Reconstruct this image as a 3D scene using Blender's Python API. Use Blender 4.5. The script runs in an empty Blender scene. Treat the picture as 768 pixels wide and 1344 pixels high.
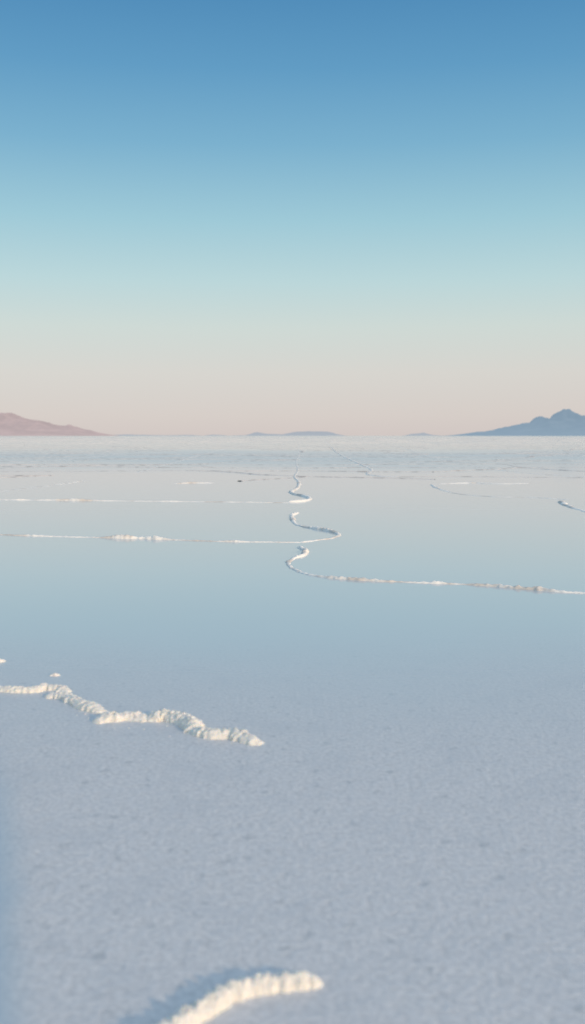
import bpy, math, random
import numpy as np
from mathutils import Vector, noise
random.seed(7); rng=np.random.default_rng(7)
sc=bpy.context.scene
sc.view_settings.view_transform='Standard'; sc.view_settings.look='None'; sc.view_settings.exposure=0
H=1.5; F=1307.0; PITCH=math.atan(100/F)
# ---------- camera
cam=bpy.data.cameras.new('camera'); co=bpy.data.objects.new('camera',cam); sc.collection.objects.link(co)
co.location=(0,0,H); co.rotation_euler=(math.radians(90)-PITCH,0,0)
cam.sensor_fit='VERTICAL'; cam.sensor_height=36; cam.sensor_width=36; cam.lens=36*F/1344
cam.clip_start=0.05; cam.clip_end=200000
cam.dof.use_dof=True; cam.dof.focus_distance=11.0; cam.dof.aperture_fstop=1.7
sc.camera=co
def G(px,py):
    x=(px-384)/F; y=-(py-672)/F
    cp,sp=math.cos(PITCH),math.sin(PITCH)
    dx=x; dy=cp+y*sp; dz=-sp+y*cp
    t=H/(-dz)
    return (dx*t,dy*t)
# ---------- sun + sky
AZ=math.radians(134); EL=math.radians(16)
sd=Vector((math.sin(AZ)*math.cos(EL),math.cos(AZ)*math.cos(EL),math.sin(EL)))
sl=bpy.data.lights.new('sun','SUN'); so=bpy.data.objects.new('sun',sl); sc.collection.objects.link(so)
sl.energy=2.2; sl.angle=math.radians(2.0); sl.color=(1,0.69,0.42)
so.rotation_euler=sd.to_track_quat('Z','Y').to_euler()
w=bpy.data.worlds.new('World'); sc.world=w; w.use_nodes=True
nt=w.node_tree; N=nt.nodes; L=nt.links
bg=N['Background']; bg.inputs[1].default_value=0.1
sky=N.new('ShaderNodeTexSky'); sky.sky_type='NISHITA'; sky.sun_disc=False
sky.sun_elevation=EL; sky.sun_rotation=AZ; sky.altitude=3600; sky.dust_density=2
tc=N.new('ShaderNodeTexCoord'); sx=N.new('ShaderNodeSeparateXYZ'); L.new(tc.outputs['Generated'],sx.inputs[0])
ramp=N.new('ShaderNodeValToRGB'); L.new(sx.outputs['Z'],ramp.inputs[0])
def lin(c): 
    return tuple(((v/255)/12.92 if v/255<=0.04045 else ((v/255+0.055)/1.055)**2.4) for v in c)
def zpx(y): return math.sin(PITCH*-1+math.atan((672-y)/F))
stops=[(0.0,(208,197,195)),(zpx(545),(214,204,199)),(zpx(490),(217,213,206)),(zpx(430),(209,219,213)),(zpx(370),(190,217,219)),
 (zpx(290),(161,204,217)),(zpx(190),(125,179,208)),(zpx(90),(98,158,198)),(zpx(0),(82,143,188)),(0.62,(84,138,182)),(1.0,(96,144,184))]
els=ramp.color_ramp.elements
while len(els)>1: els.remove(els[-1])
els[0].position=0; els[0].color=(*lin(stops[0][1]),1)
for p,c in stops[1:]:
    e=els.new(p); e.color=(*lin(c),1)
sc10=N.new('ShaderNodeVectorMath'); sc10.operation='SCALE'; sc10.inputs['Scale'].default_value=10.0
L.new(ramp.outputs[0],sc10.inputs[0])
mx=N.new('ShaderNodeMix'); mx.data_type='RGBA'; mx.inputs[0].default_value=0.06
L.new(sc10.outputs[0],mx.inputs[6]); L.new(sky.outputs[0],mx.inputs[7])
# broad hazy aureole on the sun's side of the sky (behind the viewer)
dt=N.new('ShaderNodeVectorMath'); dt.operation='DOT_PRODUCT'; L.new(tc.outputs['Generated'],dt.inputs[0])
gd=Vector((math.sin(AZ)*math.cos(math.radians(35)),math.cos(AZ)*math.cos(math.radians(35)),math.sin(math.radians(35))))
dt.inputs[1].default_value=gd
m1=N.new('ShaderNodeMapRange'); m1.interpolation_type='SMOOTHSTEP'; L.new(dt.outputs['Value'],m1.inputs[0])
m1.inputs[1].default_value=0.12; m1.inputs[2].default_value=1.0; m1.inputs[3].default_value=0; m1.inputs[4].default_value=7.5
gl=N.new('ShaderNodeVectorMath'); gl.operation='SCALE'; gl.inputs[0].default_value=(1,0.92,0.82); L.new(m1.outputs[0],gl.inputs['Scale'])
ad=N.new('ShaderNodeVectorMath'); ad.operation='ADD'; L.new(mx.outputs[2],ad.inputs[0]); L.new(gl.outputs[0],ad.inputs[1])
L.new(ad.outputs[0],bg.inputs[0])
# ---------- materials
def newmat(n):
    m=bpy.data.materials.new(n); m.use_nodes=True; return m,m.node_tree.nodes,m.node_tree.links,m.node_tree.nodes['Principled BSDF']
def mathn(N,L,op,a,b=None,clamp=False):
    n=N.new('ShaderNodeMath'); n.operation=op; n.use_clamp=clamp
    for i,v in enumerate((a,b)):
        if v is None: continue
        if isinstance(v,(int,float)): n.inputs[i].default_value=v
        else: L.new(v,n.inputs[i])
    return n.outputs[0]
def noisen(N,L,vec,scale,detail=3,rough=0.5):
    n=N.new('ShaderNodeTexNoise'); n.inputs['Scale'].default_value=scale; n.inputs['Detail'].default_value=detail
    n.inputs['Roughness'].default_value=rough; L.new(vec,n.inputs['Vector']); return n.outputs[0]
def mr(N,L,v,a,b,c,d,sm=True):
    n=N.new('ShaderNodeMapRange'); n.interpolation_type='SMOOTHSTEP' if sm else 'LINEAR'
    L.new(v,n.inputs[0])
    for i,x in zip((1,2,3,4),(a,b,c,d)): n.inputs[i].default_value=x
    return n.outputs[0]
def mixc(N,L,f,a,b):
    n=N.new('ShaderNodeMix'); n.data_type='RGBA'; 
    if isinstance(f,(int,float)): n.inputs[0].default_value=f
    else: L.new(f,n.inputs[0])
    for i,x in ((6,a),(7,b)):
        if isinstance(x,tuple): n.inputs[i].default_value=(*x,1)
        else: L.new(x,n.inputs[i])
    return n.outputs[2]
# salt crust
salt,N,L,P=newmat('salt_crust')
g=N.new('ShaderNodeNewGeometry').outputs['Position']
n1=noisen(N,L,g,60,4,0.6)
L.new(mixc(N,L,mr(N,L,n1,0.35,0.65,0,1),(0.72,0.68,0.61),(0.84,0.80,0.72)),P.inputs['Base Color'])
P.inputs['Roughness'].default_value=0.9; P.inputs['Specular IOR Level'].default_value=0.25
P.inputs['Subsurface Weight'].default_value=0.45; P.inputs['Subsurface Scale'].default_value=0.014
P.inputs['Subsurface Radius'].default_value=(1,0.7,0.45)
b=N.new('ShaderNodeBump'); b.inputs['Distance'].default_value=0.004; b.inputs['Strength'].default_value=0.5
L.new(noisen(N,L,g,150,4,0.6),b.inputs['Height']); L.new(b.outputs[0],P.inputs['Normal'])
# dusty crust of the thin polygon seams
def dusty(n,c1,c2,far=None):
    m,N,L,P=newmat(n)
    g=N.new('ShaderNodeNewGeometry').outputs['Position']
    c=mixc(N,L,mr(N,L,noisen(N,L,g,2.0,4,0.6),0.38,0.54,0,1),c1,c2)
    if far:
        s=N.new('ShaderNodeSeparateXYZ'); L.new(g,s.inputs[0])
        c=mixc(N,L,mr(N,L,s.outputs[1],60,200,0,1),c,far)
    L.new(c,P.inputs['Base Color'])
    P.inputs['Roughness'].default_value=0.9; return m
saltmid=dusty('dusty_salt_crust',(0.66,0.60,0.53),(0.90,0.86,0.79))
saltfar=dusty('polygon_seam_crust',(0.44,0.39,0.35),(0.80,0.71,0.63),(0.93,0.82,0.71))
# ground
gm,N,L,P=newmat('wet_salt_ground')
g=N.new('ShaderNodeNewGeometry').outputs['Position']
s=N.new('ShaderNodeSeparateXYZ'); L.new(g,s.inputs[0])
X,Y=s.outputs[0],s.outputs[1]
big=noisen(N,L,g,0.25,3)
yy=mathn(N,L,'ADD',Y,mathn(N,L,'MULTIPLY',mathn(N,L,'SUBTRACT',big,0.5),2.0))
near=mr(N,L,yy,3.5,8.5,0,1)
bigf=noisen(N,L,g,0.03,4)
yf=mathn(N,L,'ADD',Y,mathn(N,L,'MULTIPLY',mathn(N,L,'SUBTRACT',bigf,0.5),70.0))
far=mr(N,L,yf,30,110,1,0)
wet0=mathn(N,L,'MULTIPLY',near,far)
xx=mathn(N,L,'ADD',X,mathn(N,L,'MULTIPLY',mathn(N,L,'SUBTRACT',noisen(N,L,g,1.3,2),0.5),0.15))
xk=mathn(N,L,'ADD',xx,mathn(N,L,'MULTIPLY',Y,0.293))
left_strip=mathn(N,L,'MULTIPLY',mr(N,L,xk,-0.10,0.09,1,0),mr(N,L,Y,2.9,5.4,1,0))  # darker, bluer, smoother strip along the left edge, fading out with distance
wet=mathn(N,L,'MAXIMUM',wet0,mathn(N,L,'MULTIPLY',left_strip,0.5))
gr=noisen(N,L,g,46,5,0.65); md=noisen(N,L,g,14,5,0.65); sp=noisen(N,L,g,15,3,0.55); sp2=noisen(N,L,g,3.1,3,0.55)
c1=mixc(N,L,mr(N,L,gr,0.40,0.60,0,1),(0.56,0.555,0.55),(0.73,0.715,0.70))
c2=mixc(N,L,mr(N,L,md,0.3,0.7,0,0.5),c1,(0.62,0.63,0.64))
c3=mixc(N,L,mr(N,L,sp,0.58,0.72,0,0.65),c2,(0.42,0.44,0.45))
c3=mixc(N,L,mr(N,L,sp2,0.45,0.75,0,0.35),c3,(0.52,0.54,0.56))
c4=mixc(N,L,wet,c3,(0.54,0.60,0.62))
c5=mixc(N,L,mathn(N,L,'MULTIPLY',left_strip,0.7),c4,(0.36,0.48,0.56))
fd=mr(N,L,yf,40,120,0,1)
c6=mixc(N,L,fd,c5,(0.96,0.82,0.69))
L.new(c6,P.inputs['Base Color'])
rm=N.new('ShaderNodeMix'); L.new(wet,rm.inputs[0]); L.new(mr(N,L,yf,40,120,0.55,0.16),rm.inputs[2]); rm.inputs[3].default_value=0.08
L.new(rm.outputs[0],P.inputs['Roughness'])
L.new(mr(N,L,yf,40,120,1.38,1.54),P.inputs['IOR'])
b=N.new('ShaderNodeBump'); b.inputs['Distance'].default_value=0.006
hh=mathn(N,L,'ADD',mathn(N,L,'MULTIPLY',gr,0.7),md)
L.new(hh,b.inputs['Height'])
L.new(mathn(N,L,'MULTIPLY',mr(N,L,wet,0,0.9,0.7,0.008,False),mr(N,L,Y,10,30,1,0)),b.inputs['Strength'])
L.new(b.outputs[0],P.inputs['Normal'])
# mountains
def mountmat(n,rock1,rock2,haze,hz,top):
    m,N,L,P=newmat(n)
    g=N.new('ShaderNodeNewGeometry').outputs['Position']
    n1=noisen(N,L,g,0.004,6,0.65)
    L.new(mixc(N,L,mr(N,L,n1,0.35,0.65,0,1),rock1,rock2),P.inputs['Base Color'])
    P.inputs['Roughness'].default_value=1; P.inputs['Specular IOR Level'].default_value=0
    s=N.new('ShaderNodeSeparateXYZ'); L.new(g,s.inputs[0])
    em=N.new('ShaderNodeEmission'); em.inputs[0].default_value=(*lin(haze),1)  # aerial haze put in as glow, stronger towards the foot
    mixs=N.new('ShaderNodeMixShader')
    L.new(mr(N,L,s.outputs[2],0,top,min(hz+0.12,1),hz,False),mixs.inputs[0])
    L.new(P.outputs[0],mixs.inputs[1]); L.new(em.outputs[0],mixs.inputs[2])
    L.new(mixs.outputs[0],N['Material Output'].inputs[0]); return m
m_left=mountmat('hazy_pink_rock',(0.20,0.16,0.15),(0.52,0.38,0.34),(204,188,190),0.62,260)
m_right=mountmat('shaded_hazy_rock',(0.05,0.10,0.14),(0.24,0.27,0.30),(148,171,190),0.76,300)  # shaded side of this mountain painted in by blue base and haze colours
m_mid=mountmat('hazy_hill_rock',(0.10,0.12,0.16),(0.14,0.16,0.2),(176,184,194),0.85,150)
# ---------- mesh helper
def mkobj(name,V,Fc,mat,smooth=True):
    me=bpy.data.meshes.new(name); me.from_pydata(V,[],Fc); me.update()
    if smooth: me.polygons.foreach_set('use_smooth',[True]*len(me.polygons))
    me.materials.append(mat)
    o=bpy.data.objects.new(name,me); sc.collection.objects.link(o)
    if sum(p.normal.z for p in me.polygons)<0: me.flip_normals()
    return o
def grid_faces(nu,nv,off=0):
    i=np.arange(nu-1)[:,None]*nv+np.arange(nv-1)[None,:]+off
    return np.stack([i,i+nv,i+nv+1,i+1],-1).reshape(-1,4).tolist()
# ground sheet
a=np.concatenate([np.linspace(0,20,21),np.geomspace(25,90000,45)])
xs=np.concatenate([-a[::-1],a[1:]]); 
V=[(x,y,0.0) for x in xs for y in xs]
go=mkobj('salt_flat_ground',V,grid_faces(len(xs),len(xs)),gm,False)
# ---------- ridges
def smooth_path(pts,step):
    P=np.array(pts,float)
    if len(P)>2:
        Q=[P[0]]
        ext=np.vstack([2*P[0]-P[1],P,2*P[-1]-P[-2]])
        for i in range(len(P)-1):
            p0,p1,p2,p3=ext[i:i+4]
            n=8
            for k in range(1,n+1):
                t=k/n
                Q.append(0.5*((2*p1)+(-p0+p2)*t+(2*p0-5*p1+4*p2-p3)*t*t+(-p0+3*p1-3*p2+p3)*t**3))
        P=np.array(Q)
    d=np.r_[0,np.cumsum(np.linalg.norm(np.diff(P,axis=0),axis=1))]
    n=max(3,int(d[-1]/step)+1); s=np.linspace(0,d[-1],n)
    return np.c_[np.interp(s,d,P[:,0]),np.interp(s,d,P[:,1])],s
def ridge_geo(pts,width,height,step,nc=16,wob=0.3,lump=0.3,seed=0,freq=30,wfun=None,taper=True):
    C,s=smooth_path(pts,step); n=len(C)
    T=np.gradient(C,axis=0); T/=np.linalg.norm(T,axis=1)[:,None]+1e-9
    Nn=np.c_[-T[:,1],T[:,0]]
    V=[]; Ln=s[-1]
    for i in range(n):
        u=s[i]
        k=1.0
        if taper:
            e=min(u,Ln-u)/(width*0.8); k=min(1,math.sqrt(max(0,e))) if e<1 else 1
        a=noise.noise(Vector((u*freq*0.25,seed,0)))
        a2=noise.noise(Vector((u*freq*0.9,seed+9,0)))
        wv=wfun(u/Ln) if wfun else 1.0
        ww=width*(1+wob*a*1.6+0.25*a2)*(0.35+0.65*k)*(0.55+0.45*wv); hh=height*(1+lump*(a*0.9+a2*0.6))*k*wv
        off=noise.noise(Vector((u*freq*0.3,seed+20,3)))*width*wob
        for j in range(nc):
            t=-1+2*j/(nc-1)
            prof=math.sqrt(max(0,1-t*t))
            prof=prof*(0.75+0.25*prof)
            x=C[i,0]+Nn[i,0]*(t*ww*0.5+off); y=C[i,1]+Nn[i,1]*(t*ww*0.5+off)
            q=noise.noise(Vector((x*freq*1.3,y*freq*1.3,seed)))
            q2=noise.noise(Vector((x*freq*3.1,y*freq*3.1,seed+4)))
            z=-0.002+max(hh,0.0005)*prof*(1+lump*(q*0.9+q2*0.6))
            j1=noise.noise(Vector((x*freq*1.6,y*freq*1.6,seed+50)))*ww*0.14
            V.append((x+Nn[i,0]*j1,y+Nn[i,1]*j1,z))
    return V,grid_faces(n,nc)
def join(geos):
    V=[];Fc=[]
    for v,f in geos:
        o=len(V); V+=v; Fc+=[[a+o for a in q] for q in f]
    return V,Fc
def ridge(px,width,height,step,**k):
    return ridge_geo([G(*p) for p in px],width,height,step,**k)
# small loose salt grains beside a ridge
def grains(px,spread,n,rmin,rmax,seed):
    r=random.Random(seed); P=[G(*p) for p in px]; out=[]
    for _ in range(n):
        i=r.randrange(len(P)-1); t=r.random()
        cx=P[i][0]*(1-t)+P[i+1][0]*t+r.gauss(0,spread); cy=P[i][1]*(1-t)+P[i+1][1]*t+r.gauss(0,spread)
        R=r.uniform(rmin,rmax); V=[];m=7;k=4
        for a in range(k):
            th=a/(k-1)*math.pi/2
            for b_ in range(m+1):
                ph=(b_%m)/m*2*math.pi
                q=1+0.35*noise.noise(Vector((math.cos(ph)*2+cx*50,math.sin(ph)*2+cy*50,a)))
                V.append((cx+R*q*math.cos(th)*math.cos(ph),cy+R*q*math.cos(th)*math.sin(ph),-0.001+R*0.8*q*math.sin(th)))
        out.append((V,grid_faces(k,m+1)))
    return out
def mk(name,geos,mat=None):
    return mkobj(name,*join(geos),mat or salt)
# foreground ridge
pa=[(120,1430),(180,1386),(232,1350),(262,1333),(292,1314),(322,1302),(360,1295),(398,1292),(424,1291)]
mk('salt_ridge',[ridge(pa,0.068,0.037,0.003,nc=30,seed=1,freq=46,lump=0.28,wob=0.10)]+grains(pa,0.035,20,0.002,0.004,1))
# left ridge
pb=[(0,906),(60,908),(98,922),(136,940),(190,946),(240,950),(262,963),(340,975)]
mk('salt_ridge',[
 ridge([(-60,903),(0,906),(40,908),(62,904),(94,908)],0.08,0.032,0.006,nc=22,seed=2,freq=32,lump=.26,wob=.2),
 ridge([(58,916),(78,914),(98,922),(118,930),(136,936)],0.10,0.034,0.006,nc=22,seed=3,freq=32,lump=.26,wob=.2),
 ridge([(122,949),(150,944),(178,943),(194,947)],0.11,0.040,0.006,nc=22,seed=4,freq=32,lump=.26,wob=.2),
 ridge([(190,946),(215,943),(240,948),(252,955),(262,963)],0.12,0.048,0.006,nc=24,seed=5,freq=36,lump=.28,wob=.2),
 ridge([(248,961),(280,966),(310,968),(326,973),(346,976)],0.10,0.040,0.006,nc=22,seed=6,freq=36,lump=.28,wob=.2)]+grains(pb,0.07,50,0.003,0.006,2))
mk('salt_clump',[ridge([(-14,868),(8,868)],0.08,0.028,0.006,seed=7)])
mk('salt_clump',[ridge([(64,887),(80,886)],0.06,0.022,0.006,seed=8)])
def hump(*cs,base=0.28):
    def f(t):
        v=base
        for c,wd,a in cs: v+=a*math.exp(-((t-c)/wd)**2)
        return min(v,1.3)
    return f
mk('salt_ridge',[ridge([(860,784),(768,779),(700,774),(640,769),(580,766),(500,763),(440,759),(404,754),(386,747),(378,739),(386,733),(398,729),(401,723),(392,718)],
  0.085,0.046,0.012,nc=12,seed=11,freq=14,wfun=hump((0.97,0.03,.4),(0.9,0.03,.6),(0.83,0.05,.3),(0.47,0.05,.3),(0.2,0.06,.35),(0.33,0.02,.2),(0.05,.05,.2)),lump=.5)],saltmid)
mk('salt_ridge',[ridge([(392,712),(418,709),(436,706),(445,702),(432,697),(408,693),(390,689),(384,682),(383,677),(391,673)],
  0.10,0.046,0.014,nc=12,seed=12,freq=12,wfun=hump((0.35,0.12,.5),(0.75,0.1,.3),(0.92,.07,.45)),lump=.5)],saltmid)
mk('salt_ridge',[ridge([(378,659),(396,658),(407,655),(398,651),(384,648),(383,645),(391,640),(392,632),(387,626),(391,616),(389,606),(393,596),(392,588),(395,578)],
  0.11,0.032,0.05,nc=9,seed=13,freq=6,wfun=lambda t: 0.8*math.exp(-(t/.04)**2)+0.4*math.exp(-t*5)+.05,lump=.3)],saltmid)
mk('salt_ridge',[ridge([(-120,697),(0,702),(60,704),(180,707),(235,709),(300,711),(395,712)],0.09,0.055,0.014,nc=10,seed=14,freq=12,
  wfun=hump((0.585,.03,.9),(0.66,.025,.75),(0.35,.03,.2),(.85,.03,.15),base=.24),lump=.45)],saltmid)
mk('salt_ridge',[ridge([(-120,655),(0,656),(100,657),(200,658),(300,659),(380,660)],0.12,0.055,0.03,nc=9,seed=15,freq=8,
  wfun=hump((0.44,.06,.6),(0.3,.02,.3),(.7,.02,.2),base=.26),lump=.4)],saltmid)
for pts,wd,ht,st,fr,wf in [
 ([(-80,654),(0,645),(60,638),(112,631)],0.13,0.026,0.04,6,hump((.9,.2,.3))),
 ([(566,636),(575,641),(600,648),(650,652),(700,653),(748,656)],0.14,0.03,0.03,6,hump((.1,.2,.4))),
 ([(735,658),(745,664),(768,671),(830,684)],0.15,0.045,0.03,7,hump((.1,.1,.6),(.3,.1,.4))),
 ([(575,635),(620,634),(660,635),(700,634)],0.2,0.04,0.04,5,hump((.4,.3,.4))),
 ([(428,580),(440,592),(466,606),(487,616),(482,622),(500,625),(530,626)],0.2,0.035,0.06,4,hump((.8,.2,.5))),
 ([(615,611),(650,616),(690,621),(768,626),(850,629)],0.2,0.03,0.06,4,hump()),
 ([(180,620),(205,613),(232,606),(260,598),(300,588),(330,581)],0.2,0.035,0.06,4,hump()),
 ([(-60,612),(30,607),(120,600),(160,594)],0.22,0.035,0.08,4,hump()),
 ([(520,585),(560,598),(590,606)],0.24,0.035,0.1,4,hump()),
 ([(228,635),(250,634),(282,634)],0.18,0.05,0.04,5,hump((.5,.3,.5)))]:
    mk('salt_ridge',[ridge(pts,wd,ht,st,nc=8,seed=int(pts[0][0])+30,freq=fr,wfun=wf)],saltmid)
# far polygon network
geos=[]
rowsY=[29]
while rowsY[-1]<900: rowsY.append(rowsY[-1]+3.5+rowsY[-1]*0.04+random.uniform(-1.0,1.0))
rows=[]
for r,y in enumerate(rowsY):
    sp_=9+y*0.025
    half=y*0.36+25; n=int(2*half/sp_)+2
    gap=3.5+y*0.04
    xs_=[(-half+i*sp_+(sp_/2 if r%2 else 0)+random.uniform(-.25,.25)*sp_) for i in range(n)]
    rows.append([(x,y+random.uniform(-.3,.3)*gap) for x in xs_])
def seg(p,q,y):
    p=np.array(p);q=np.array(q); d=np.linalg.norm(q-p); k=max(3,int(d/2.2)) if y<200 else 4
    nrm=np.array([-(q-p)[1],(q-p)[0]])/d
    pts=[tuple(p+(q-p)*t/k+nrm*(random.uniform(-1,1)*d*0.04 if 0<t<k else 0)) for t in range(k+1)]
    w_=0.14+y*0.002; h_=(0.022+min(y,400)*0.00014)*random.uniform(.5,1.3)
    sd_=random.random()*100
    geos.append(ridge_geo(pts,w_,h_,0.25 if y<90 else (0.7 if y<250 else 2.5),nc=5,seed=sd_,freq=3 if y<120 else 1,taper=False,
       wfun=lambda t:0.55+0.6*max(0,noise.noise(Vector((t*6,sd_,1))))))
for r in range(len(rows)):
    y=rowsY[r]; R=rows[r]
    pk=0.8 if y>42 else .5
    for i in range(len(R)-1):
        if random.random()<pk: seg(R[i],R[i+1],y)
    if r+1<len(rows):
        for p in R:
            c=min(rows[r+1],key=lambda q:abs(q[0]-p[0]*1.0))
            if random.random()<pk+.1: seg(p,c,y)
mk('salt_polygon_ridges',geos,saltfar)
# ---------- mountains
def mountain(name,prof,D,mat,depth,seed,rough=0.12):
    prof=sorted(prof); P=np.array(prof,float)
    xw=(P[:,0]-384)/F*D; zw=(572-P[:,1])/F*D
    nx=260; ny=50
    X_=np.linspace(xw[0],xw[-1],nx); Z=np.interp(X_,xw,zw); V=[]
    for i in range(nx):
        for j in range(ny):
            t=-1+2*j/(ny-1)
            y=D+t*depth
            fall=(1-abs(t))**0.9
            f=noise.fractal(Vector((X_[i]/900+seed,y/900,0)),1.0,2.1,6)
            g2=1-abs(noise.fractal(Vector((X_[i]/420+seed,y/1300,4)),1.0,2.1,5))*1.6
            z=Z[i]*(fall*(0.80+0.28*g2) + rough*f*(fall*1.5))-4
            if Z[i]<1: z=-4
            V.append((X_[i],y,z))
    mkobj(name,V,grid_faces(nx,ny),mat)
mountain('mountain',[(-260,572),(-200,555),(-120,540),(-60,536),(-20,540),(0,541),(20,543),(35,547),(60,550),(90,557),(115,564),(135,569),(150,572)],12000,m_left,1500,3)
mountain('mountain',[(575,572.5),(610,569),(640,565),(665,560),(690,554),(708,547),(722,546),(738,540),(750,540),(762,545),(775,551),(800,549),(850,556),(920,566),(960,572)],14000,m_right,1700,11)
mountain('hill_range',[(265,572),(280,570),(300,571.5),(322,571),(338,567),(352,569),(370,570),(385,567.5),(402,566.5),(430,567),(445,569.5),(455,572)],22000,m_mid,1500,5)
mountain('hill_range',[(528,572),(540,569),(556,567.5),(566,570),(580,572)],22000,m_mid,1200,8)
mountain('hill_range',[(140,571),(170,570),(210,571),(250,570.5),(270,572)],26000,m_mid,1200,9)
